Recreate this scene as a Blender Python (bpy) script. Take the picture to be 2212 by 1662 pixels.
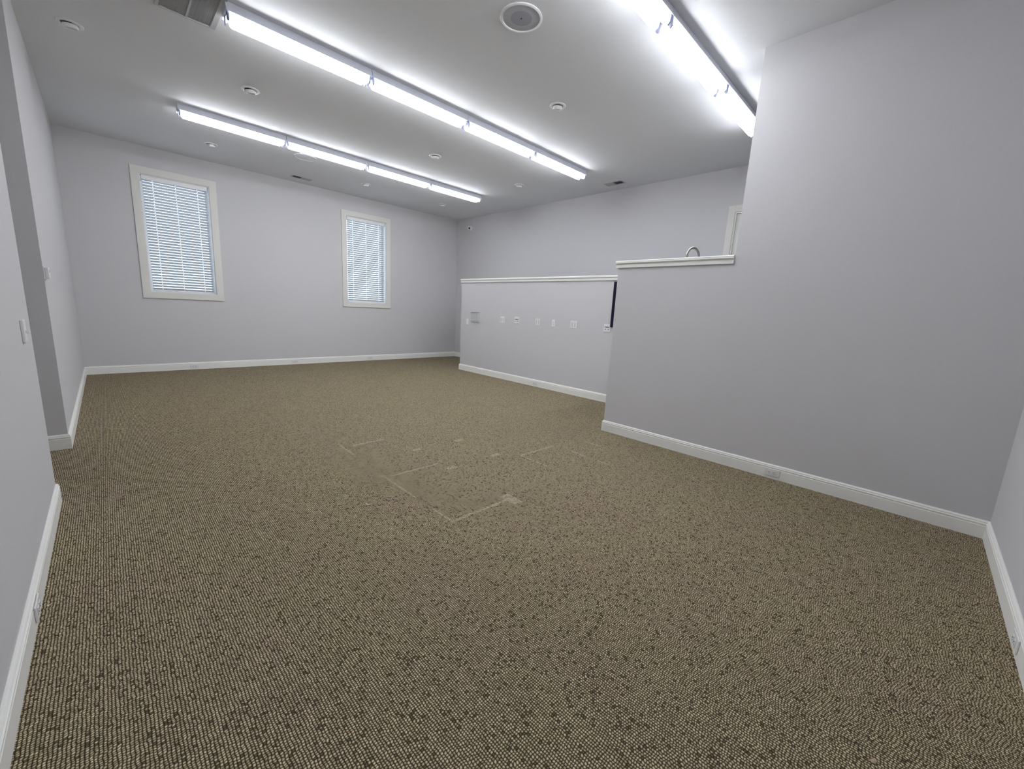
import bpy, bmesh, math, random
from mathutils import Vector, Matrix
random.seed(7)
for o in list(bpy.data.objects):
    bpy.data.objects.remove(o)
SC = bpy.context.scene
COL = SC.collection
PI = math.pi

# ------------------------------------------------------------------ camera
CAM_H = 1.3764
F_PX = 875.46
cam_d = bpy.data.cameras.new('camera')
cam_d.sensor_fit = 'HORIZONTAL'; cam_d.sensor_width = 36.0
cam_d.lens = F_PX / 2212.0 * 36.0
cam_d.clip_start = 0.02; cam_d.clip_end = 200
cam = bpy.data.objects.new('camera', cam_d); COL.objects.link(cam)
cf = Vector((0.6960546, 0.69487776, -0.18070112)).normalized()
cr = Vector((0.71229005, -0.69994931, 0.0520946)).normalized()
cu = cr.cross(cf).normalized(); cr = cf.cross(cu).normalized()
cam.matrix_world = Matrix(((cr.x, cu.x, -cf.x, 0), (cr.y, cu.y, -cf.y, 0), (cr.z, cu.z, -cf.z, CAM_H), (0, 0, 0, 1)))
SC.camera = cam

# ------------------------------------------------------------------ world, exposure
SC.view_settings.view_transform = 'Standard'
SC.view_settings.look = 'None'
SC.view_settings.gamma = 1.0
SC.view_settings.use_curve_mapping = False
SC.view_settings.exposure = 0.13
W = bpy.data.worlds.new('overcast_sky'); SC.world = W; W.use_nodes = True
wn = W.node_tree; wn.nodes.clear()
wo = wn.nodes.new('ShaderNodeOutputWorld'); wb = wn.nodes.new('ShaderNodeBackground')
tc = wn.nodes.new('ShaderNodeTexCoord'); sx = wn.nodes.new('ShaderNodeSeparateXYZ')
rp = wn.nodes.new('ShaderNodeValToRGB')
rp.color_ramp.elements[0].position = 0.48; rp.color_ramp.elements[0].color = (0.30, 0.31, 0.32, 1)
rp.color_ramp.elements[1].position = 0.51; rp.color_ramp.elements[1].color = (0.80, 0.90, 1.0, 1)
mr = wn.nodes.new('ShaderNodeMapRange'); mr.inputs[1].default_value = -1; mr.inputs[2].default_value = 1
wn.links.new(tc.outputs['Generated'], sx.inputs[0]); wn.links.new(sx.outputs['Z'], mr.inputs[0])
wn.links.new(mr.outputs[0], rp.inputs[0]); wn.links.new(rp.outputs[0], wb.inputs[0])
wb.inputs[1].default_value = 2.6
wn.links.new(wb.outputs[0], wo.inputs[0])
TUBE_STRENGTH = 25.0

# ------------------------------------------------------------------ room dimensions (metres)
H = 3.663
XL, XW, XH, XR = -0.334, 4.161, 5.559, 6.945
YN, TY, WY, YE, YJ, HY, YB = -0.518, 1.347, 2.555, 3.746, 5.037, 7.247, 9.319
XREC = XL - 1.5
CAPZ = 1.978
PLAT = 0.90
BH, BT = 0.128, 0.016

# ------------------------------------------------------------------ materials
def nmat(name):
    m = bpy.data.materials.new(name); m.use_nodes = True
    b = m.node_tree.nodes['Principled BSDF']
    return m, m.node_tree, b
def simple(name, col, rough=0.5, metal=0.0, spec=0.5, bump=0.0, bscale=300.0, vary=0.0):
    m, t, b = nmat(name)
    b.inputs['Base Color'].default_value = (*col, 1); b.inputs['Roughness'].default_value = rough
    b.inputs['Metallic'].default_value = metal; b.inputs['Specular IOR Level'].default_value = spec
    g = t.nodes.new('ShaderNodeNewGeometry')
    n = t.nodes.new('ShaderNodeTexNoise'); n.inputs['Scale'].default_value = bscale; n.inputs['Detail'].default_value = 3
    t.links.new(g.outputs['Position'], n.inputs['Vector'])
    if bump:
        bp = t.nodes.new('ShaderNodeBump'); bp.inputs['Strength'].default_value = bump; bp.inputs['Distance'].default_value = 0.002
        t.links.new(n.outputs['Fac'], bp.inputs['Height']); t.links.new(bp.outputs[0], b.inputs['Normal'])
    if vary:
        mx = t.nodes.new('ShaderNodeMix'); mx.data_type = 'RGBA'
        mx.inputs[6].default_value = (*[c * (1 - vary) for c in col], 1); mx.inputs[7].default_value = (*[min(1, c * (1 + vary)) for c in col], 1)
        t.links.new(n.outputs['Fac'], mx.inputs[0]); t.links.new(mx.outputs[2], b.inputs['Base Color'])
    return m
M_WALL = simple('lavender_grey_wall_paint', (0.61, 0.603, 0.618), 0.75, spec=0.25, bump=0.35, bscale=220, vary=0.05)
M_CEIL = simple('grey_ceiling_paint', (0.765, 0.775, 0.80), 0.8, spec=0.2, bump=0.35, bscale=180, vary=0.05)
M_TRIM = simple('white_trim_paint', (0.86, 0.86, 0.83), 0.45, spec=0.35, vary=0.03)
M_CASING = simple('off_white_casing_paint', (0.74, 0.73, 0.69), 0.5, spec=0.3, vary=0.03)
M_PLASTIC = simple('white_plastic', (0.80, 0.81, 0.82), 0.35, spec=0.5, vary=0.02)
M_OUTLET = simple('baseboard_outlet_plastic', (0.80, 0.80, 0.80), 0.4, spec=0.4, vary=0.03)
M_GREYP = simple('grey_plastic', (0.36, 0.37, 0.375), 0.45, vary=0.03)
M_DARK = simple('duct_shade_badge_black', (0.02, 0.02, 0.022), 0.6, vary=0.1)
M_HOUSING = simple('white_enamel_housing', (0.74, 0.76, 0.84), 0.4, spec=0.5, vary=0.02)
M_SOCKET = simple('lamp_socket_plastic', (0.22, 0.24, 0.32), 0.4, vary=0.02)
M_SPK = simple('speaker_grille_mesh', (0.46, 0.47, 0.50), 0.7, bump=0.6, bscale=900, vary=0.25)
M_SPKC = simple('speaker_cone_behind_grille', (0.33, 0.34, 0.385), 0.7, bump=0.5, bscale=900, vary=0.2)
M_LENS = simple('frosted_lamp_lens', (0.58, 0.58, 0.56), 0.4, vary=0.08)
M_GRILLE = simple('return_air_filter', (0.50, 0.50, 0.52), 0.8, bump=0.4, bscale=120, vary=0.15)
M_STEEL = simple('brushed_steel', (0.42, 0.41, 0.39), 0.3, metal=1.0, vary=0.04)
M_NAVY = simple('black_screen', (0.006, 0.005, 0.022), 0.5, spec=0.2, vary=0.1)
M_BLACK = simple('black_gloss', (0.006, 0.006, 0.008), 0.2, vary=0.1)
M_COUNTER = simple('grey_laminate', (0.34, 0.33, 0.31), 0.35, bscale=60, vary=0.2)
M_RAISED = simple('raised_floor_vinyl', (0.30, 0.28, 0.25), 0.55, bscale=30, vary=0.12)
M_PAPER = simple('cream_paper', (0.78, 0.73, 0.62), 0.8, vary=0.05)
M_LEAF = simple('dry_leaf', (0.62, 0.50, 0.38), 0.8, bscale=200, vary=0.25)
M_TWIG = simple('dark_twig', (0.03, 0.022, 0.015), 0.8, bscale=300, vary=0.3)
M_GRASS = simple('outdoor_concrete', (0.55, 0.55, 0.53), 0.9, bscale=3, vary=0.1)

def slat_material():
    m, t, b = nmat('white_faux_wood_slat')
    b.inputs['Base Color'].default_value = (0.66, 0.67, 0.70, 1); b.inputs['Roughness'].default_value = 0.45
    tr = t.nodes.new('ShaderNodeBsdfTranslucent'); tr.inputs[0].default_value = (0.80, 0.88, 1.0, 1)
    mx = t.nodes.new('ShaderNodeMixShader'); mx.inputs[0].default_value = 0.05
    n = t.nodes.new('ShaderNodeTexNoise'); n.inputs['Scale'].default_value = 40
    out = t.nodes['Material Output']
    t.links.new(b.outputs[0], mx.inputs[1]); t.links.new(tr.outputs[0], mx.inputs[2]); t.links.new(mx.outputs[0], out.inputs[0])
    return m
M_SLAT = slat_material()
def glass_material():
    m, t, b = nmat('clear_window_glass')
    t.nodes.remove(b)
    tr = t.nodes.new('ShaderNodeBsdfTransparent'); tr.inputs[0].default_value = (0.93, 0.97, 1, 1)
    gl = t.nodes.new('ShaderNodeBsdfGlossy'); gl.inputs['Roughness'].default_value = 0.02
    mx = t.nodes.new('ShaderNodeMixShader'); mx.inputs[0].default_value = 0.06
    t.links.new(tr.outputs[0], mx.inputs[1]); t.links.new(gl.outputs[0], mx.inputs[2])
    t.links.new(mx.outputs[0], t.nodes['Material Output'].inputs[0])
    return m
M_GLASS = glass_material()
def tube_material():
    m, t, b = nmat('lit_fluorescent_tube')
    t.nodes.remove(b)
    e = t.nodes.new('ShaderNodeEmission'); e.inputs[0].default_value = (0.93, 0.955, 1.0, 1); e.inputs[1].default_value = TUBE_STRENGTH
    t.links.new(e.outputs[0], t.nodes['Material Output'].inputs[0])
    return m
M_TUBE = tube_material()

# adhesive / furniture marks left on the carpet: (x0, y0, x1, y1)
MARKS = [(1.486, 3.45, 1.500, 3.85), (1.57, 3.716, 1.91, 3.740), (1.470, 2.40, 1.484, 2.90), (1.52, 2.84, 1.98, 2.862),
         (1.474, 1.96, 1.490, 2.18), (1.485, 1.950, 2.00, 1.976), (2.72, 2.535, 3.21, 2.560), (2.712, 2.21, 2.730, 2.55),
         (3.218, 2.17, 3.236, 2.33), (3.212, 1.83, 3.228, 2.01), (3.602, 2.22, 3.620, 2.42),
         (1.965, 3.245, 2.06, 3.290), (2.46, 3.235, 2.566, 3.285), (2.475, 2.68, 2.582, 2.73), (1.965, 2.68, 2.06, 2.73), (1.965, 1.87, 2.05, 2.03)]
def carpet_material():
    m, t, b = nmat('brown_loop_pile_carpet')
    N = t.nodes; L = t.links
    def val(x):
        n = N.new('ShaderNodeValue'); n.outputs[0].default_value = x; return n.outputs[0]
    def mt(op, a, c=None, d=None):
        n = N.new('ShaderNodeMath'); n.operation = op
        for i, v in enumerate((a, c, d)):
            if v is None: continue
            if isinstance(v, (int, float)): n.inputs[i].default_value = v
            else: L.new(v, n.inputs[i])
        return n.outputs[0]
    g = N.new('ShaderNodeNewGeometry'); s = N.new('ShaderNodeSeparateXYZ'); L.new(g.outputs['Position'], s.inputs[0])
    X, Y = s.outputs['X'], s.outputs['Y']
    wob = N.new('ShaderNodeTexNoise'); wob.inputs['Scale'].default_value = 38; wob.inputs['Detail'].default_value = 2
    L.new(g.outputs['Position'], wob.inputs['Vector'])
    w = mt('MULTIPLY', mt('SUBTRACT', wob.outputs['Fac'], 0.5), 1.0)
    u = mt('ADD', mt('DIVIDE', X, 0.0098), w)
    row = mt('FLOOR', u); fu = mt('FRACT', u)
    wn1 = N.new('ShaderNodeTexWhiteNoise'); wn1.noise_dimensions = '1D'; L.new(row, wn1.inputs['W'])
    v = mt('ADD', mt('DIVIDE', Y, 0.0092), mt('ADD', mt('MULTIPLY', wn1.outputs['Value'], 7.3), mt('MULTIPLY', w, 1.6)))
    cell = mt('FLOOR', v); fv = mt('FRACT', v)
    cb = N.new('ShaderNodeCombineXYZ'); L.new(row, cb.inputs[0]); L.new(cell, cb.inputs[1])
    wn2 = N.new('ShaderNodeTexWhiteNoise'); wn2.noise_dimensions = '2D'; L.new(cb.outputs[0], wn2.inputs['Vector'])
    rnd = wn2.outputs['Value']
    pu = mt('SUBTRACT', 1.0, mt('POWER', mt('ABSOLUTE', mt('SUBTRACT', mt('MULTIPLY', fu, 2), 1)), 2.4))
    pv = mt('SUBTRACT', 1.0, mt('POWER', mt('ABSOLUTE', mt('SUBTRACT', mt('MULTIPLY', fv, 2), 1)), 2.4))
    hgt = mt('MULTIPLY', pu, mt('ADD', mt('MULTIPLY', pv, mt('ADD', 0.50, mt('MULTIPLY', rnd, 0.38))), 0.10))
    # uneven pile: some loops sit lower
    low = mt('LESS_THAN', rnd, 0.06)
    hgt = mt('MULTIPLY', hgt, mt('SUBTRACT', 1.0, mt('MULTIPLY', low, 0.45)))
    ramp = N.new('ShaderNodeValToRGB')
    e = ramp.color_ramp.elements
    e[0].position = 0.12; e[0].color = (0.034, 0.027, 0.014, 1)
    e[1].position = 1.0; e[1].color = (0.78, 0.685, 0.49, 1)
    e2 = ramp.color_ramp.elements.new(0.45); e2.color = (0.225, 0.192, 0.130, 1)
    L.new(hgt, ramp.inputs[0])
    # slow tonal drift
    big = N.new('ShaderNodeTexNoise'); big.inputs['Scale'].default_value = 2.3; big.inputs['Detail'].default_value = 4
    L.new(g.outputs['Position'], big.inputs['Vector'])
    mx = N.new('ShaderNodeMix'); mx.data_type = 'RGBA'; mx.blend_type = 'MULTIPLY'; mx.inputs[0].default_value = 1
    tint = N.new('ShaderNodeValToRGB')
    tint.color_ramp.elements[0].position = 0.35; tint.color_ramp.elements[0].color = (1.0, 0.94, 0.92, 1)
    tint.color_ramp.elements[1].position = 0.65; tint.color_ramp.elements[1].color = (1.0, 0.99, 0.90, 1)
    L.new(big.outputs['Fac'], tint.inputs[0]); L.new(ramp.outputs[0], mx.inputs[6]); L.new(tint.outputs[0], mx.inputs[7])
    # worn/adhesive marks
    acc = None
    for (x0, y0, x1, y1) in MARKS:
        cx, cy, hx, hy = (x0 + x1) / 2, (y0 + y1) / 2, (x1 - x0) / 2, (y1 - y0) / 2
        a = mt('LESS_THAN', mt('ABSOLUTE', mt('SUBTRACT', X, cx)), hx)
        c = mt('LESS_THAN', mt('ABSOLUTE', mt('SUBTRACT', Y, cy)), hy)
        ac = mt('MULTIPLY', a, c)
        acc = ac if acc is None else mt('MAXIMUM', acc, ac)
    patch = N.new('ShaderNodeTexNoise'); patch.inputs['Scale'].default_value = 60; L.new(g.outputs['Position'], patch.inputs['Vector'])
    fac = mt('MULTIPLY', acc, mt('MULTIPLY', mt('GREATER_THAN', patch.outputs['Fac'], 0.44), 0.36))
    mk = N.new('ShaderNodeMix'); mk.data_type = 'RGBA'; mk.inputs[7].default_value = (0.58, 0.51, 0.36, 1)
    L.new(fac, mk.inputs[0]); L.new(mx.outputs[2], mk.inputs[6]); L.new(mk.outputs[2], b.inputs['Base Color'])
    b.inputs['Roughness'].default_value = 0.95; b.inputs['Specular IOR Level'].default_value = 0.1
    bp = N.new('ShaderNodeBump'); bp.inputs['Strength'].default_value = 0.7; bp.inputs['Distance'].default_value = 0.004
    L.new(hgt, bp.inputs['Height']); L.new(bp.outputs[0], b.inputs['Normal'])
    return m
M_CARPET = carpet_material()

# ------------------------------------------------------------------ mesh helpers
class MB:
    def __init__(s): s.bm = bmesh.new()
    def box(s, x0, x1, y0, y1, z0, z1, bev=0.0, mat=None):
        r = bmesh.ops.create_cube(s.bm, size=1.0)
        vs = r['verts']
        for v in vs:
            v.co = Vector(((x0 + x1) / 2 + v.co.x * (x1 - x0), (y0 + y1) / 2 + v.co.y * (y1 - y0), (z0 + z1) / 2 + v.co.z * (z1 - z0)))
        if bev:
            ed = list({e for v in vs for e in v.link_edges})
            r2 = bmesh.ops.bevel(s.bm, geom=ed, offset=bev, segments=2, affect='EDGES', profile=0.5)
            vs = list({v for f in r2['faces'] for v in f.verts} | {v for v in vs if v.is_valid})
        if mat is not None: bmesh.ops.transform(s.bm, matrix=mat, verts=vs)
        return s
    def lathe(s, prof, n=32, mat=None, close=True):
        """prof: (radius, z) list, revolved about z"""
        rings = []
        for (r, z) in prof:
            if r < 1e-6: rings.append([s.bm.verts.new((0, 0, z))])
            else: rings.append([s.bm.verts.new((r * math.cos(2 * PI * k / n), r * math.sin(2 * PI * k / n), z)) for k in range(n)])
        for a, b in zip(rings, rings[1:]):
            for k in range(n):
                k2 = (k + 1) % n
                if len(a) == 1 and len(b) == 1: continue
                if len(a) == 1: s.bm.faces.new((a[0], b[k2], b[k]))
                elif len(b) == 1: s.bm.faces.new((a[k], a[k2], b[0]))
                else: s.bm.faces.new((a[k], a[k2], b[k2], b[k]))
        vs = [v for r in rings for v in r]
        if mat is not None: bmesh.ops.transform(s.bm, matrix=mat, verts=vs)
        return s
    def tube(s, pts, rad, n=14):
        pts = [Vector(p) for p in pts]; rings = []
        up = Vector((0, 1, 0))
        for i, p in enumerate(pts):
            d = (pts[min(i + 1, len(pts) - 1)] - pts[max(i - 1, 0)]).normalized()
            a = d.cross(up)
            if a.length < 1e-3: a = d.cross(Vector((1, 0, 0)))
            a.normalize(); c = d.cross(a).normalized()
            r = rad[i] if isinstance(rad, (list, tuple)) else rad
            rings.append([s.bm.verts.new(p + (a * math.cos(2 * PI * k / n) + c * math.sin(2 * PI * k / n)) * r) for k in range(n)])
        for a, b in zip(rings, rings[1:]):
            for k in range(n):
                s.bm.faces.new((a[k], a[(k + 1) % n], b[(k + 1) % n], b[k]))
        s.bm.faces.new(rings[0][::-1]); s.bm.faces.new(rings[-1])
        return s
    def prism(s, poly, axis, a, b):
        """poly in the two other axes (order x,y,z without axis), extruded a..b"""
        def P(u, v, w):
            return {'x': (w, u, v), 'y': (u, w, v), 'z': (u, v, w)}[axis]
        A = [s.bm.verts.new(P(u, v, a)) for u, v in poly]; B = [s.bm.verts.new(P(u, v, b)) for u, v in poly]
        n = len(poly)
        for k in range(n): s.bm.faces.new((A[k], A[(k + 1) % n], B[(k + 1) % n], B[k]))
        s.bm.faces.new(A[::-1]); s.bm.faces.new(B)
        return s
    def mesh(s, name, m, smooth=False):
        bmesh.ops.recalc_face_normals(s.bm, faces=s.bm.faces)
        me = bpy.data.meshes.new(name); s.bm.to_mesh(me); s.bm.free()
        me.materials.append(m)
        if smooth:
            for p in me.polygons: p.use_smooth = True
            try: me.set_sharp_from_angle(angle=math.radians(35))
            except Exception: pass
        return me
    def build(s, name, m, parent=None, smooth=False):
        o = bpy.data.objects.new(name, s.mesh(name, m, smooth)); COL.objects.link(o)
        if parent: o.parent = parent
        return o
def tag(o, label, cat, group=None):
    o['label'] = label; o['category'] = cat
    if group: o['group'] = group
    return o
def thing(name, loc, label, cat, group=None, rz=0.0):
    o = bpy.data.objects.new(name, None); COL.objects.link(o); o.empty_display_size = 0.05
    o.location = loc; o.rotation_euler = (0, 0, rz)
    return tag(o, label, cat, group)
def struct(o):
    o['kind'] = 'structure'; return o
def dup(root, loc, label, rot=None):
    r = root.copy(); COL.objects.link(r); r.location = loc; r['label'] = label
    if rot is not None: r.rotation_euler = rot
    for ch in [c for c in bpy.data.objects if c.parent == root]:
        c = ch.copy(); COL.objects.link(c); c.parent = r
        for g in [c2 for c2 in bpy.data.objects if c2.parent == ch]:
            d = g.copy(); COL.objects.link(d); d.parent = c
    return r

# ------------------------------------------------------------------ room shell
T = 0.13
struct(MB().box(XREC - T, XR + T, YN - T, YB + 0.16, -0.12, 0.0).build('floor', M_CARPET))
struct(MB().box(XREC - T, XR + T, YN - T, YB + 0.16, H, H + 0.12).build('ceiling', M_CEIL))
WIN = [(0.567, 1.482, 1.364, 3.236), (3.917, 4.858, 1.362, 3.226)]
wb_ = MB()
xs = [XL - T]
y0, y1 = YB, YB + 0.16
for (a, b_, z0, z1) in WIN:
    wb_.box(xs[-1], a, y0, y1, 0, H)
    wb_.box(a, b_, y0, y1, 0, z0); wb_.box(a, b_, y0, y1, z1, H)
    xs.append(b_)
wb_.box(xs[-1], XR + T, y0, y1, 0, H)
struct(wb_.build('wall_back', M_WALL))
struct(MB().box(XL - T, XL, YN, YE, 0, H).build('wall_left', M_WALL))
lf = MB().prism([(XREC, YJ), (XL, YJ), (XL, YB), (XL - T, YB), (XL - T, YJ + T), (XREC, YJ + T)], 'z', 0, H)
struct(lf.build('wall_left_far', M_WALL))
struct(MB().box(XREC - T, XREC, YE - T, YJ + T, 0, H).build('wall_recess', M_WALL))
struct(MB().box(XREC, XL - T, YE - T, YE, 0, H).build('wall_recess_side', M_WALL))
struct(MB().box(XREC - T, XR + T, YN - T, YN, 0, H).build('wall_front', M_WALL))
# right-hand wall with a doorway on the raised level
DY0, DY1, DZ = 1.42, 2.335, 3.015
rw = MB().box(XR, XR + T, YN, DY0, 0, H).box(XR, XR + T, DY1, YB, 0, H).box(XR, XR + T, DY0, DY1, DZ, H).box(XR, XR + T, DY0, DY1, 0, PLAT)
struct(rw.build('wall_right_far', M_WALL))
# tall partition on the right of the picture
struct(MB().box(XW, XW + T, YN, TY, 0, H).build('wall_right', M_WALL))
# half walls around the raised level
CB = CAPZ - 0.075
struct(MB().box(XW, XW + T, TY, WY, 0, CB).build('wall_half_right', M_WALL))
struct(MB().box(XW + T, XH, WY - T, WY, 0, CB).build('wall_half_return', M_WALL))
struct(MB().box(XH, XH + T, WY - T, HY, 0, CB).build('wall_half_far', M_WALL))
struct(MB().box(XH + T, XR, HY - T, HY, 0, CB).build('wall_half_end', M_WALL))
struct(MB().prism([(XW + T, YN), (XR, YN), (XR, HY - T), (XH + T, HY - T), (XH + T, WY - T), (XW + T, WY - T)], 'z', 0, PLAT).build('floor_raised', M_RAISED))

# half-wall caps: nosed board over a flat fascia
def cap_prof(w):      # centre 0, half width w -> (offset, z)
    o, f = 0.032, 0.017
    z = CAPZ
    return [(-w - f, z - 0.075), (-w - f, z - 0.032), (-w - o + 0.004, z - 0.032), (-w - o, z - 0.026), (-w - o, z - 0.018), (-w - o + 0.003, z - 0.015),
            (-w - o, z - 0.010), (-w - o + 0.003, z - 0.002), (-w - o + 0.008, z), (w + o - 0.008, z), (w + o, z - 0.010), (w + o, z - 0.026), (w + o - 0.004, z - 0.032),
            (w + f, z - 0.032), (w + f, z - 0.075), (w, z - 0.075), (w, z - 0.074), (-w, z - 0.074), (-w, z - 0.075)]
w = T / 2
def shift(p, d): return [(a + d, b) for a, b in p]
c1 = MB().prism(shift(cap_prof(w), XW + w), 'y', TY + 0.001, WY + 0.022)
struct(c1.build('trim_1', M_TRIM))
c2 = MB().prism(shift(cap_prof(w), XH + w), 'y', WY + 0.024, HY + 0.022)
struct(c2.build('trim_2', M_TRIM))
struct(MB().prism(shift(cap_prof(w), WY - w), 'x', XW + T + 0.04, XH + T + 0.03).build('trim_3', M_TRIM))
struct(MB().prism(shift(cap_prof(w), HY - w), 'x', XH + T + 0.04, XR).build('trim_4', M_TRIM))

# baseboards, profile swept along each wall with mitred corners
BP = [(0, 0), (BT, 0), (BT, 0.088), (BT - 0.003, 0.092), (BT - 0.003, 0.096), (BT, 0.099), (BT, 0.106), (BT - 0.004, 0.110), (BT - 0.005, 0.113),
      (BT - 0.003, 0.116), (BT - 0.006, 0.122), (BT - 0.011, BH), (0, BH)]
PATH = [(XL, YN), (XW, YN), (XW, WY), (XH, WY), (XH, HY), (XR, HY), (XR, YB), (XL, YB), (XL, YJ), (XREC, YJ), (XREC, YE), (XL, YE)]
NAMES = ['front', 'right', 'half_return', 'half_far', 'half_end', 'right_far', 'back', 'left_far', 'recess_face', 'recess', 'recess_side', 'left']
def nrm(a, b):
    d = Vector((b[0] - a[0], b[1] - a[1])).normalized(); return Vector((-d.y, d.x))
n = len(PATH)
for i in range(n):
    a, b = Vector(PATH[i]), Vector(PATH[(i + 1) % n])
    n0 = nrm(PATH[i - 1], PATH[i]); n1 = nrm(PATH[i], PATH[(i + 1) % n]); n2 = nrm(PATH[(i + 1) % n], PATH[(i + 2) % n])
    ma, mb2 = n0 + n1, n1 + n2
    bm = MB(); A = []; B = []
    for (t, z) in BP:
        pa = a + ma * t; pb = b + mb2 * t
        A.append(bm.bm.verts.new((pa.x, pa.y, z))); B.append(bm.bm.verts.new((pb.x, pb.y, z)))
    k = len(BP)
    for j in range(k): bm.bm.faces.new((A[j], A[(j + 1) % k], B[(j + 1) % k], B[j]))
    bm.bm.faces.new(A[::-1]); bm.bm.faces.new(B)
    struct(bm.build('baseboard_' + NAMES[i], M_TRIM))

# ------------------------------------------------------------------ windows and blinds
for i, (a, b_, z0, z1) in enumerate(WIN):
    wroot = bpy.data.objects.new('window_%d' % (i + 1), None); COL.objects.link(wroot); wroot.location = ((a + b_) / 2, YB, z0)
    wroot['kind'] = 'structure'
    hw = (b_ - a) / 2; hh = z1 - z0; cw = 0.107
    c = MB()
    # mitred flat picture-frame casing
    o_, i_ = [(-hw - cw, -cw), (hw + cw, -cw), (hw + cw, hh + cw), (-hw - cw, hh + cw)], [(-hw, 0), (hw, 0), (hw, hh), (-hw, hh)]
    def ring(y): return [c.bm.verts.new((p[0], y, p[1])) for p in o_], [c.bm.verts.new((p[0], y, p[1])) for p in i_]
    Of, If = ring(-0.020); Ob, Ib = ring(0.0)
    for k in range(4):
        k2 = (k + 1) % 4
        c.bm.faces.new((Of[k], Of[k2], If[k2], If[k])); c.bm.faces.new((Ob[k], Ob[k2], Ib[k2], Ib[k]))
        c.bm.faces.new((Of[k], Of[k2], Ob[k2], Ob[k])); c.bm.faces.new((If[k], If[k2], Ib[k2], Ib[k]))
    bmesh.ops.bevel(c.bm, geom=[e for e in c.bm.edges if abs(e.verts[0].co.y + 0.02) < 1e-5 and abs(e.verts[1].co.y + 0.02) < 1e-5 and not (abs(e.verts[0].co.x) != abs(e.verts[1].co.x) and abs(e.verts[0].co.z - e.verts[1].co.z) > 1e-4)], offset=0.003, segments=2, affect='EDGES')
    c.build('window_casing', M_CASING, wroot)
    # jamb liner (reveal)
    j = MB(); jt = 0.012
    j.box(-hw, -hw + jt, 0.0, 0.11, 0, hh).box(hw - jt, hw, 0.0, 0.11, 0, hh).box(-hw + jt, hw - jt, 0.0, 0.11, 0, jt).box(-hw + jt, hw - jt, 0.0, 0.11, hh - jt, hh)
    j.build('window_jamb', M_PLASTIC, wroot)
    f = MB(); fw = 0.045
    f.box(-hw, -hw + fw, 0.11, 0.16, 0, hh).box(hw - fw, hw, 0.11, 0.16, 0, hh).box(-hw + fw, hw - fw, 0.11, 0.16, 0, fw + 0.01).box(-hw + fw, hw - fw, 0.11, 0.16, hh - fw, hh)
    f.build('window_frame', M_PLASTIC, wroot)
    MB().box(-hw + fw, hw - fw, 0.132, 0.137, fw + 0.01, hh - fw).build('window_pane', M_GLASS, wroot)
    # blind
    lab = 'white slatted blind, lowered, in the larger-looking left window' if i == 0 else 'white slatted blind, lowered, in the narrower-looking window nearer the far corner'
    B = thing('window_blind', ((a + b_) / 2, YB + 0.048, z0 + 0.012), lab, 'window blind', 'window blinds')
    bw = hw - 0.036; bh = hh - 0.024
    MB().box(-bw - 0.01, bw + 0.01, -0.030, 0.026, bh - 0.052, bh, 0.003).build('headrail', M_PLASTIC, B)
    MB().box(-bw - 0.012, bw + 0.012, -0.040, -0.032, bh - 0.070, bh - 0.002, 0.002).build('valance', M_PLASTIC, B)
    pitch = 0.0435; ns = int((bh - 0.075 - 0.03) / pitch)
    sl = MB(); tilt = math.radians(37)
    zs = []
    for k in range(ns):
        zc = 0.045 + k * pitch * (bh - 0.11) / (pitch * (ns - 1)); zs.append(zc)
        n_ = 4; d = 0.050; top = []
        for q in range(n_ + 1):
            s_ = (q / n_ - 0.5) * d; crown = 0.0025 * (1 - (2 * q / n_ - 1) ** 2)
            y_ = s_ * math.cos(tilt) - crown * math.sin(tilt); z_ = s_ * math.sin(tilt) + crown * math.cos(tilt)
            sag = 0.0
            top.append((y_, zc - z_ * -1 * -1 + 0.0))
        def strip(i0, i1, xa, xb):
            tp = top[i0:i1 + 1]
            sl.prism(tp + [(y_, z_ - 0.0026) for (y_, z_) in tp[::-1]], 'x', xa, xb)
        xe = -bw
        for hx in (-bw * 0.70, 0.0, bw * 0.70):
            strip(0, n_, xe, hx - 0.005)
            strip(0, 1, hx - 0.005, hx + 0.005); strip(n_ - 1, n_, hx - 0.005, hx + 0.005)
            xe = hx + 0.005
        strip(0, n_, xe, bw)
    sl.build('slats', M_SLAT, B)
    MB().box(-bw, bw, -0.024, 0.024, 0.004, 0.022, 0.004).build('bottom_rail', M_PLASTIC, B)
    for xx in (-bw * 0.70, 0.0, bw * 0.70):
        cdm = MB()
        cdm.tube([(xx, -0.027, 0.02), (xx, -0.027, bh - 0.06)], 0.0012, 6).tube([(xx, 0.027, 0.02), (xx, 0.027, bh - 0.06)], 0.0012, 6)
        cdm.build('ladder_cord', M_PLASTIC, B)
    wd = MB().tube([(-bw + 0.05, -0.046, bh - 0.05), (-bw + 0.05, -0.050, bh - 0.95)], 0.0035, 8)
    wd.build('tilt_wand', M_PLASTIC, B)

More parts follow.
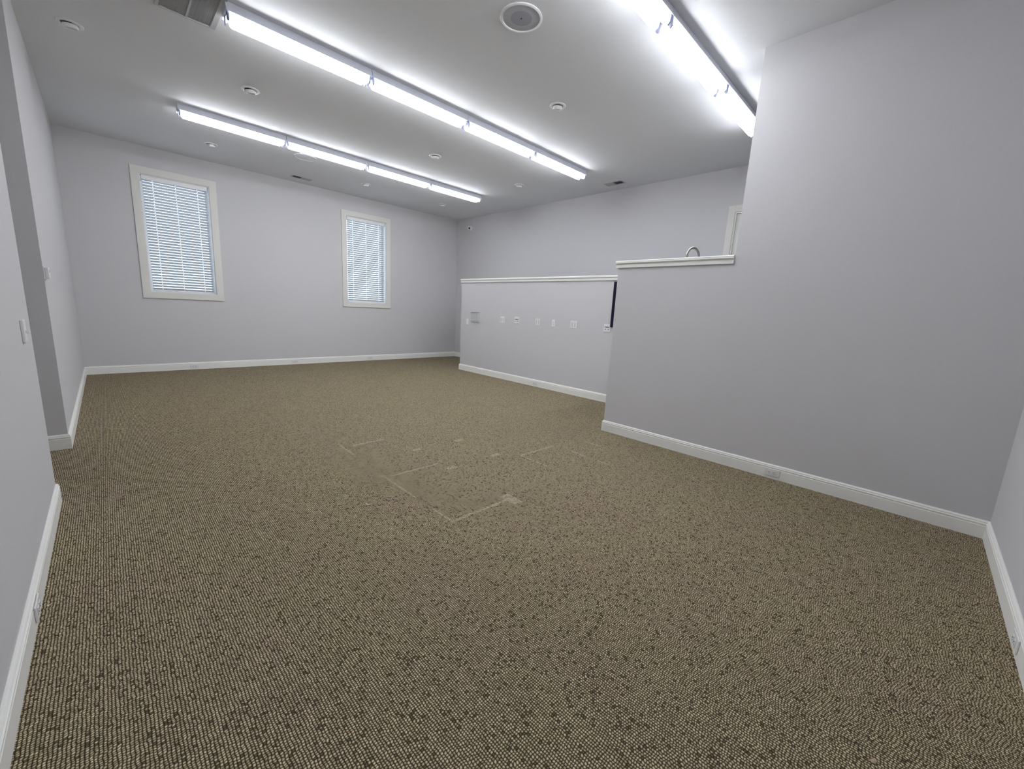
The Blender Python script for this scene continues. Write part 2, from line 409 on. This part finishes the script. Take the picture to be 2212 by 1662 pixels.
# ------------------------------------------------------------------ door on the raised level
dr = bpy.data.objects.new('door_1', None); COL.objects.link(dr); dr.location = (XR, (DY0 + DY1) / 2, PLAT); dr['kind'] = 'structure'
hw = (DY1 - DY0) / 2; dh = DZ - PLAT
cs = MB()
cs.box(-0.018, 0, -hw - 0.095, -hw, 0, dh + 0.095, 0.002).box(-0.018, 0, hw, hw + 0.095, 0, dh + 0.095, 0.002).box(-0.018, 0, -hw, hw, dh, dh + 0.095, 0.002)
cs.build('door_casing', M_CASING, dr)
MB().box(0, T, -hw, -hw + 0.018, 0, dh).box(0, T, hw - 0.018, hw, 0, dh).box(0, T, -hw + 0.018, hw - 0.018, dh - 0.018, dh).build('door_jamb', M_TRIM, dr)
dp = MB().box(0.035, 0.075, -hw + 0.020, hw - 0.020, 0.008, dh - 0.021)
for (ya, yb) in ((-hw + 0.13, -0.05), (0.05, hw - 0.13)):
    for (za, zb) in ((0.25, 0.85), (1.02, 1.50), (1.62, dh - 0.16)):
        dp.box(0.028, 0.035, ya, yb, za, zb, 0.005)
leaf = dp.build('door_panel', M_TRIM, dr)
kb = MB().lathe([(0.0, 0.0), (0.030, 0.0), (0.030, 0.006), (0.012, 0.010), (0.012, 0.03), (0.026, 0.038), (0.028, 0.052), (0.016, 0.062), (0, 0.063)], 24,
                Matrix.Translation((0.035, -hw + 0.085, 1.0)) @ Matrix.Rotation(-PI / 2, 4, 'Y'))
kb.build('door_knob', M_STEEL, leaf, True)

# ------------------------------------------------------------------ fluorescent fixtures
FX0, FP = 0.905, 1.218
ROWY = [6.955, 4.365, 1.785]
def tube_profile(r, L):
    p = [(0, 0)]
    for k in range(1, 5):
        a = k / 4 * PI / 2; p.append((r * math.sin(a), r * 0.8 * (1 - math.cos(a))))
    p += [(r, L - r * 0.8)]
    for k in range(3, -1, -1):
        a = k / 4 * PI / 2; p.append((r * math.sin(a), L - r * 0.8 * (1 - math.cos(a))))
    return p
def make_fixture():
    t = thing('fluorescent_fixture', (0, 0, H), '', 'ceiling light', 'fluorescent strip lights')
    L = FP - 0.006
    hs = MB().prism([(-0.058, 0), (0.058, 0), (0.062, -0.004), (0.088, -0.078), (0.084, -0.080), (0.074, -0.060), (0.012, -0.060), (0, -0.072), (-0.012, -0.060), (-0.074, -0.060), (-0.084, -0.080), (-0.088, -0.078), (-0.062, -0.004)], 'x', 0.0, L)
    hs.build('housing', M_HOUSING, t)
    for s in (-1, 1):
        tb = MB().lathe(tube_profile(0.035, L - 0.076), 20, Matrix.Translation((0.038, s * 0.043, -0.098)) @ Matrix.Rotation(PI / 2, 4, 'Y'))  # thicker than a real tube, its shape taking in the glare
        tb.build('fluorescent_tube', M_TUBE, t, True)
    for x in (0.012, L - 0.026):
        sk = MB().prism([(-0.070, -0.060), (0.070, -0.060), (0.066, -0.118), (0.048, -0.134), (0.032, -0.118), (0.018, -0.078), (-0.018, -0.078), (-0.032, -0.118), (-0.048, -0.134), (-0.066, -0.118)], 'x', x, x + 0.012)
        sk.build('lamp_socket', M_SOCKET, t)
    return t
ORD = ['leftmost', 'second from left', 'third from left', 'rightmost']
RWN = ['strip row nearest the windows', 'middle strip row']
SHIFT = [-0.06, -0.02, -0.13]
LAB3 = ['lit twin-tube strip light above the picture\'s top edge, over the near carpet',
        'lit twin-tube strip light cut off by the picture\'s top edge, beside the round speaker',
        'lit twin-tube strip light, middle of three in the row beside the tall right wall',
        'lit twin-tube strip light whose far end meets the tall right wall\'s edge']
fx = None
for r, y in enumerate(ROWY):
    for k in range(4):
        lab = ('lit twin-tube strip light, %s in the %s' % (ORD[k], RWN[r])) if r < 2 else LAB3[k]
        px_ = FX0 + k * FP + SHIFT[r]
        if fx is None:
            fx = make_fixture(); fx.location = (px_, y, H); fx['label'] = lab
        else: dup(fx, (px_, y, H), lab)

# ------------------------------------------------------------------ recessed eyeball downlights
M_SHADOW_GAP = simple('downlight_shadow_gap', (0.20, 0.20, 0.205), 0.6, vary=0.05)
def make_down():
    t = thing('recessed_downlight', (0, 0, H), '', 'downlight', 'unlit round ceiling downlights')
    MB().lathe([(0.058, 0), (0.090, 0), (0.091, -0.004), (0.086, -0.009), (0.066, -0.011), (0.060, -0.007), (0.058, 0)], 40).build('trim_ring', M_PLASTIC, t, True)
    MB().lathe([(0, -0.0015), (0.058, -0.0015), (0.058, -0.0005), (0, -0.0005)], 32).build('recess', M_SHADOW_GAP, t)  # flat grey disc painted for the shaded gap around the eyeball
    R = Matrix.Translation((0, 0, 0.012)) @ Matrix.Rotation(math.radians(13), 4, Vector((0.75, -0.65, 0)))
    eb = MB().lathe([(0.052, -0.015), (0.054, -0.030), (0.052, -0.040), (0.047, -0.047), (0.042, -0.046), (0.040, -0.040), (0.030, -0.018), (0.052, -0.015)], 36, R)
    eye = eb.build('eyeball', M_PLASTIC, t, True)
    MB().lathe([(0, -0.038), (0.020, -0.039), (0.040, -0.0395), (0.040, -0.034), (0, -0.034)], 32, R).build('lamp_face', M_LENS, eye, True)
    return t
DL = [((-0.005, 5.76), 'white eyeball downlight nearest the left wall'),
      ((1.38, 5.79), 'white eyeball downlight between the left ends of the two far strip rows'),
      ((3.83, 3.33), 'white eyeball downlight right of the round ceiling speaker, between middle and right strip rows'),
      ((3.85, 5.79), 'white eyeball downlight between the right halves of the window row and middle row'),
      ((5.67, 5.745), 'white eyeball downlight just beyond the right end of the middle strip row'),
      ((3.865, 8.22), 'small-looking downlight above the narrower window, behind the window strip row'),
      ((5.69, 8.23), 'small-looking downlight nearest the far ceiling corner by the camera'),
      ((1.386, 8.27), 'small-looking downlight above the left window')]
d0 = None
for (x, y), lab in DL:
    if d0 is None: d0 = make_down(); d0.location = (x, y, H); d0['label'] = lab
    else: dup(d0, (x, y, H), lab)

# ------------------------------------------------------------------ ceiling speakers
def make_speaker(MR, MG, MC):
    t = thing('ceiling_speaker', (0, 0, H), '', 'ceiling speaker', 'round ceiling speakers')
    MB().lathe([(0.148, 0), (0.166, 0), (0.167, -0.006), (0.162, -0.010), (0.150, -0.011), (0.148, -0.008), (0.148, 0)], 56).build('rim', MR, t, True)
    g = MB().lathe([(0.085, -0.0075), (0.148, -0.006), (0.148, -0.001), (0.085, -0.001), (0.085, -0.0075)], 56).build('grille', MG, t, True)
    MB().lathe([(0, -0.0082), (0.085, -0.0075), (0.085, -0.001), (0, -0.001)], 48).build('cone', MC, t, True)
    MB().lathe([(0, -0.0100), (0.006, -0.0098), (0.007, -0.0078), (0, -0.0078)], 16).build('badge', M_DARK, t)
    return t
s0 = make_speaker(M_PLASTIC, M_SPK, M_SPKC); s0.location = (2.557, 2.666, H); s0['label'] = 'large round grey-grilled speaker in the ceiling between middle and right strip rows'
s1 = make_speaker(M_CEIL, M_CEIL, M_CEIL); s1.location = (2.55, 7.61, H); s1['label'] = ('faint flat round speaker in the ceiling between the window strip row and the small vent')

# ------------------------------------------------------------------ supply vents and return grille
def vent(loc, rz, label, L=0.36, Wd=0.17):
    t = thing('ceiling_vent', loc, label, 'air vent', 'small slotted ceiling vents', rz)
    hl, hw = L / 2, Wd / 2
    f = MB().box(-hl, hl, -hw, -hw + 0.022, -0.006, 0, 0.001).box(-hl, hl, hw - 0.022, hw, -0.006, 0, 0.001).box(-hl, -hl + 0.022, -hw + 0.022, hw - 0.022, -0.006, 0).box(hl - 0.022, hl, -hw + 0.022, hw - 0.022, -0.006, 0).box(-0.004, 0.004, -hw + 0.022, hw - 0.022, -0.010, 0)
    f.build('frame', M_CEILW, t)
    MB().box(-hl + 0.01, hl - 0.01, -hw + 0.01, hw - 0.01, -0.0012, -0.0002).build('duct_shade', M_DARK, t)  # dark plate painted for the shade inside the duct; the ceiling is uncut
    for s, nm in ((-1, 0), (1, 0)):
        b = MB(); x = 0.012
        while x < hl - 0.028:
            c = s * (x + 0.006)
            th = 0.0008
            dx = 0.006 if s < 0 else -0.008
            dz = 0.012
            dd = 0.005
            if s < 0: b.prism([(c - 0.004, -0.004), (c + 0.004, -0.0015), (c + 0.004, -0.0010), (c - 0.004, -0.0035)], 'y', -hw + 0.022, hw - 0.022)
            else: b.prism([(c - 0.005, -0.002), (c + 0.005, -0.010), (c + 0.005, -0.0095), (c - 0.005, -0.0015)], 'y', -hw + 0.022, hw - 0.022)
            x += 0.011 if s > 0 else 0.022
        b.build('louvers', M_CEILW if s > 0 else M_DARK, t)  # bank nearest the viewer coloured dark to imitate the shaded duct behind
    return t
M_CEILW = simple('vent_enamel', (0.52, 0.525, 0.54), 0.5, vary=0.04)
vent((2.90, 8.905, H), 0, 'narrow half-dark vent in the ceiling above the left window, close to the back wall')
vent((6.573, 4.28, H), PI / 2, 'half-dark vent in the ceiling beyond the middle strip row, close to the far right wall')
g = thing('return_air_grille', (0.698, 4.42, H), 'large rectangular grey return-air grille abutting the left end of the middle strip row', 'air grille')
hl, hw = 0.201, 0.385
fr = MB().box(-hl, -hl + 0.022, -hw, hw, -0.014, 0, 0.002).box(hl - 0.040, hl, -hw, hw, -0.014, 0, 0.002).box(-hl + 0.022, hl - 0.040, hw - 0.014, hw, -0.014, 0, 0.002).box(-hl + 0.022, hl - 0.040, -hw, -hw + 0.014, -0.014, 0, 0.002)
fr.build('frame', M_CEILW, g)
MB().box(-0.007, 0.007, -hw + 0.014, hw - 0.014, -0.012, -0.003).build('mullion', M_CEILW, g)
MB().box(-hl + 0.022, hl - 0.040, -hw + 0.014, hw - 0.014, -0.003, -0.0005).build('filter', M_GRILLE, g)
fn = MB(); x = -hl + 0.030
while x < hl - 0.045:
    if abs(x) > 0.012: fn.box(x - 0.0006, x + 0.0006, -hw + 0.014, hw - 0.014, -0.008, -0.003)
    x += 0.012
fn.build('fins', M_GRILLE, g)

# ------------------------------------------------------------------ security camera on the far right wall
cx, cy, cz = XR, 8.74, 3.405
sc = thing('security_camera', (cx, cy, cz), 'small white ball security camera with black lens, high near the far corner', 'security camera')
RY = Matrix.Rotation(-PI / 2, 4, 'Y')
MB().lathe([(0, 0), (0.055, 0), (0.055, 0.012), (0.045, 0.022), (0, 0.022)], 32, RY).build('mounting_base', M_PLASTIC, sc, True)
aim = Vector((-0.62, -0.75, -0.25)).normalized()
q = Vector((0, 0, 1)).rotation_difference(aim).to_matrix().to_4x4()
bc = Vector((-0.055, 0, 0))
bl = MB().lathe([(0, -0.048)] + [(0.052 * math.sin(a), -0.052 * math.cos(a)) for a in [k * PI / 14 for k in range(2, 12)]] + [(0.030, 0.044), (0.026, 0.040), (0, 0.040)], 32, Matrix.Translation(bc) @ q).build('camera_ball', M_PLASTIC, sc, True)
MB().lathe([(0, 0.041), (0.024, 0.041), (0.024, 0.045), (0.012, 0.050), (0, 0.051)], 24, Matrix.Translation(bc) @ q).build('lens', M_BLACK, bl, True)

# ------------------------------------------------------------------ socket plates on the half wall (face x = XH, looking to -x)
def plate(loc, kind, label, nrm_rz, name='wall_plate', mat=None, cat='wall socket', group=None, wd=None, ht=0.118, horizontal=False):
    """local frame: plate in the xz plane, facing -y"""
    mat = mat or M_PLASTIC
    w_ = wd or (0.074 if kind in ('duplex',) else 0.118)
    t = thing(name, loc, label, cat, group, nrm_rz)
    R = Matrix.Rotation(PI / 2, 4, 'Y') if horizontal else Matrix.Identity(4)
    MB().box(-w_ / 2, w_ / 2, -0.007, 0, -ht / 2, ht / 2, 0.003, R).build('faceplate', mat, t)
    if kind == 'duplex':
        for s in (-1, 1):
            b = MB().box(-0.017, 0.017, -0.010, -0.007, s * 0.0195 - 0.014, s * 0.0195 + 0.014, 0.001, R)
            rc = b.build('receptacle', mat, t)
            z = s * 0.0195
            h = MB().box(-0.008, -0.0055, -0.0106, -0.0100, z - 0.004, z + 0.007, 0, R).box(0.0055, 0.008, -0.0106, -0.0100, z - 0.003, z + 0.006, 0, R).box(-0.0025, 0.0025, -0.0106, -0.0100, z - 0.0105, z - 0.006, 0, R)
            h.build('socket_slots', M_SLOT, rc)
    elif kind == 'jacks':
        for s in (-1, 1):
            st = MB().box(s * 0.027 - 0.017, s * 0.027 + 0.017, -0.010, -0.007, -0.040, 0.040, 0.001)
            so = st.build('insert', mat, t)
            h = MB()
            for zz in (-0.027, -0.009, 0.009, 0.027): h.box(s * 0.027 - 0.008, s * 0.027 + 0.008, -0.0106, -0.0100, zz - 0.006, zz + 0.005)
            h.build('jack_holes', M_GREYP, so)
    elif kind == 'combo':
        b = MB().box(-0.045, 0.045, -0.010, -0.007, -0.040, 0.040, 0.001).build('insert', mat, t)
        h = MB()
        for xx in (-0.034, -0.012, 0.010, 0.033): h.box(xx - 0.008, xx + 0.008, -0.0106, -0.0100, 0.006, 0.020)
        h.box(-0.034, 0.034, -0.0104, -0.0100, 0.010, 0.014)
        h.build('jack_holes', M_SLOT, b)
        for xx in (-0.026, 0.026):
            k = MB().lathe([(0, 0.0106), (0.008, 0.0106), (0.008, 0.0100), (0, 0.0100)], 14, Matrix.Translation((xx, 0, -0.020)) @ Matrix.Rotation(PI / 2, 4, 'X'))
            k.build('round_socket', M_SLOT, b)
        MB().box(-0.030, 0.030, -0.0103, -0.0100, 0.029, 0.033).build('label_strip', M_GREYP, b)
    return t
M_SLOT = simple('socket_slot_grey', (0.05, 0.05, 0.055), 0.6, vary=0.1)
RZ = -PI / 2    # facing -x
hp = [(7.015, 1.080, 'duplex', 'narrow white double socket low left of the recessed square box, on the half wall', 0.074),
      (5.903, 1.177, 'jacks', 'white two-column jack plate, second wall plate from the half wall\'s left end', 0.118),
      (5.504, 1.190, 'combo', 'white plate with dark jack row and two round sockets, left-centre of the half wall', 0.122),
      (4.970, 1.186, 'jacks', 'white two-column jack plate between the dark-rowed plate and the narrow socket', 0.118),
      (4.601, 1.184, 'duplex', 'narrow white double socket between two two-column plates, right of the half wall\'s middle', 0.074),
      (4.160, 1.188, 'jacks', 'large white two-column jack plate, second from the right on the half wall', 0.140),
      (3.510, 1.176, 'combo', 'white plate with dark jack row, beside the black panel, rightmost on the half wall', 0.124)]
for (y, z, kd, lab, wd) in hp:
    plate((XH, y, z), kd, lab, RZ, wd=wd, ht=0.124, group='white plates on the half wall')
# recessed wall box
rb = thing('recessed_wall_box', (XH, 6.76, 1.198), 'square white-framed grey recessed box at the left end of the half wall', 'wall box', None, RZ)
w2, h2 = 0.143, 0.110
M_BOXF = simple('wall_box_enamel', (0.60, 0.62, 0.60), 0.5, vary=0.03)
MB().box(-w2, w2, -0.020, 0, h2 - 0.022, h2, 0.002).box(-w2, -w2 + 0.014, -0.016, 0, -h2, h2 - 0.022, 0.002).box(w2 - 0.032, w2, -0.016, 0, -h2, h2 - 0.022, 0.002).box(-w2 + 0.014, w2 - 0.032, -0.016, 0, -h2, -h2 + 0.010, 0.001).build('frame', M_BOXF, rb)
MB().box(-w2 + 0.014, w2 - 0.032, -0.006, -0.001, -h2 + 0.010, h2 - 0.022).build('back_panel', M_CEILW, rb)
MB().box(-w2 + 0.014, w2 - 0.032, -0.0135, -0.006, -h2 + 0.010, -h2 + 0.026).build('shadow_ledge', M_GREYP, rb)  # grey strip put in as the shadow line along the box's bottom

# dark panel tucked into the corner
pn = thing('black_wall_panel', (XH, 3.444 - 0.40, 1.195), 'black flat panel on the half wall, only its left edge showing past the wall corner', 'wall panel')
MB().box(-0.036, 0, -0.40, 0.40, 0, 0.685, 0.003).build('panel_body', M_NAVY, pn)
MB().box(-0.0375, -0.036, -0.39, 0.39, 0.010, 0.675).build('panel_face', M_NAVY, pn)

# baseboard outlets: horizontal duplex plates let into the board
OUT = [((XW - BT, 0.768, 0.058), RZ, 'pale horizontal outlet in the baseboard under the tall right wall'),
       ((XH - BT, 4.93, 0.060), RZ, 'pale horizontal outlet in the half wall baseboard'),
       ((1.058, YB - BT, 0.058), 0, 'pale outlet in the back baseboard below the left window'),
       ((2.765, YB - BT, 0.058), 0, 'pale outlet in the back baseboard, middle one of three'),
       ((4.435, YB - BT, 0.058), 0, 'pale outlet in the back baseboard below the narrower window'),
       ((XL + BT, 8.55, 0.058), PI / 2, 'pale outlet in the left baseboard, near the back corner'),
       ((XL + BT, 6.85, 0.058), PI / 2, 'pale outlet in the left baseboard, midway between recess and back corner'),
       ((XL + BT, 2.385, 0.064), PI / 2, 'pale outlet in the near left baseboard at the picture\'s left edge'),
       ((2.72, YN + BT, 0.058), PI, 'pale outlet in the baseboard at the picture\'s right edge')]
for loc, rz, lab in OUT:
    plate(loc, 'duplex', lab, rz, name='baseboard_outlet', mat=M_OUTLET, cat='outlet', group='baseboard outlets', wd=0.068, ht=0.120, horizontal=True)

# light switch on near left wall, thermostat on far left wall
sw = thing('light_switch', (XL, 3.40, 1.128), 'white light switch on the near left wall, seen edge-on', 'light switch', None, PI / 2)
MB().box(-0.037, 0.037, -0.013, 0, -0.060, 0.060, 0.003).build('faceplate', M_PLASTIC, sw)
MB().box(-0.005, 0.005, -0.028, -0.013, -0.012, 0.004, 0.0015).build('toggle', M_PLASTIC, sw)
th = thing('thermostat', (XL, 5.105, 1.475), 'small white box thermostat on the left wall just past the recess', 'thermostat', None, PI / 2)
MB().box(-0.050, 0.050, -0.006, 0, -0.050, 0.050, 0.003).build('back_plate', M_PLASTIC, th)
MB().box(-0.045, 0.045, -0.030, -0.006, -0.044, 0.044, 0.006).build('cover', M_PLASTIC, th)
MB().box(-0.022, 0.022, -0.0308, -0.030, 0.004, 0.030).build('display', M_GREYP, th)

# ------------------------------------------------------------------ kitchenette behind the half wall (mostly hidden)
CX0, CX1 = XW + T + 0.002, XW + T + 0.62
cb = thing('base_cabinet', ((CX0 + CX1) / 2, 1.85, PLAT), 'white base cabinet hidden behind the right half wall under the tap', 'cabinet')
MB().box(-0.30, 0.28, -0.50, 0.50, 0.08, 0.86, 0.002).box(-0.30, 0.22, -0.50, 0.50, 0, 0.08).build('cabinet_body', M_TRIM, cb)
for s in (-1, 1):
    dd = MB().box(0.281, 0.300, s * 0.25 - 0.235, s * 0.25 + 0.235, 0.10, 0.84, 0.003).build('cabinet_door', M_TRIM, cb)
    MB().tube([(0.301, s * 0.06, 0.62), (0.325, s * 0.06, 0.63), (0.325, s * 0.06, 0.73), (0.301, s * 0.06, 0.74)], 0.005, 8).build('door_pull', M_STEEL, dd, True)
ct = MB().box(CX0, CX1 + 0.02, 1.352, WY - T - 0.003, PLAT + 0.862, PLAT + 0.90, 0.003).build('worktop', M_COUNTER)
tag(ct, 'grey worktop behind the right half wall carrying the gooseneck tap', 'worktop')
fy, fz = 1.885, PLAT + 0.90
fx_ = XW + T + 0.075
fc = thing('gooseneck_tap', (fx_, fy, fz), 'brushed steel gooseneck tap arching above the right half wall cap', 'tap')
MB().lathe([(0, 0), (0.027, 0), (0.027, 0.008), (0.020, 0.014), (0.017, 0.05), (0.014, 0.06), (0, 0.06)], 28).build('tap_base', M_STEEL, fc, True)
R_ = 0.090; ztop = 2.128 - fz - 0.012
pts = [(0, 0, 0.055), (0, 0, 0.15), (0, 0, ztop - R_ - 0.03)]
D_ = Vector((0.95, -0.31, 0))
for k in range(0, 15):
    a = PI * k / 14
    c_ = R_ - R_ * math.cos(a); z_ = ztop - R_ + R_ * math.sin(a)
    pts.append((D_.x * c_, D_.y * c_, z_))
pts.append((D_.x * 2 * R_, D_.y * 2 * R_, ztop - R_ - 0.05))
MB().tube(pts, 0.0115, 16).build('spout', M_STEEL, fc, True)
MB().tube([(0, 0.015, 0.04), (0, 0.05, 0.06), (0, 0.09, 0.085)], [0.007, 0.006, 0.005], 10).build('lever', M_STEEL, fc, True)

# ------------------------------------------------------------------ bits lying on the carpet
def scrap(name, loc, size, rz, m, label, cat, seed, curl=0.004):
    rnd = random.Random(seed); b = MB(); nx, ny = 6, 3; g_ = []
    for i in range(nx + 1):
        row = []
        for j in range(ny + 1):
            u, v = i / nx - 0.5, j / ny - 0.5
            wv = 0.55 + 0.45 * math.cos(u * 2.4) + rnd.uniform(-0.08, 0.08)
            row.append(b.bm.verts.new((u * size[0], v * size[1] * wv + size[1] * 0.8 * u * u, 0.002 + curl * (2 * u) ** 2 + rnd.uniform(0, 0.0008))))
        g_.append(row)
    for i in range(nx):
        for j in range(ny): b.bm.faces.new((g_[i][j], g_[i + 1][j], g_[i + 1][j + 1], g_[i][j + 1]))
    r = bmesh.ops.solidify(b.bm, geom=b.bm.faces[:], thickness=0.0008)
    o = b.build(name, m, None, True); o.location = loc; o.rotation_euler = (0, 0, rz)
    return tag(o, label, cat)
scrap('paper_scrap', (1.167, 2.508, 0.001), (0.034, 0.010), -0.75, M_PAPER, 'small curled cream paper scrap on the carpet, left of the carpet marks', 'paper scrap', 1)
scrap('leaf_fragment', (1.633, -0.108, 0.001), (0.024, 0.012), -0.6, M_LEAF, 'tan leaf fragment on the carpet at the picture\'s bottom right, beside the dark twig', 'leaf', 2)
scrap('leaf_fragment', (1.940, -0.350, 0.001), (0.018, 0.012), 0.9, M_LEAF, 'pinkish-tan leaf fragment on the carpet in the bottom right corner', 'leaf', 3)
scrap('paper_crumb', (0.247, 1.904, 0.001), (0.010, 0.007), 0.3, M_PAPER, 'tiny pale crumb on the carpet at lower left', 'crumb', 4, 0.001)
scrap('paper_crumb', (-0.296, 2.487, 0.001), (0.012, 0.008), 0.3, M_PAPER, 'tiny pale crumb on the carpet against the near left baseboard', 'crumb', 5, 0.001)
tw = MB().tube([(1.650, -0.010, 0.004), (1.656, -0.032, 0.006), (1.657, -0.048, 0.005), (1.668, -0.066, 0.005), (1.676, -0.084, 0.004)], [0.0006, 0.0011, 0.0013, 0.0014, 0.0006], 8).build('twig', M_TWIG)
tag(tw, 'short dark twig on the carpet at the picture\'s bottom right', 'twig')

# ------------------------------------------------------------------ ground outside the windows
struct(MB().box(-30, 40, YB + 0.18, YB + 60, -0.35, -0.30).build('ground_outside', M_GRASS))
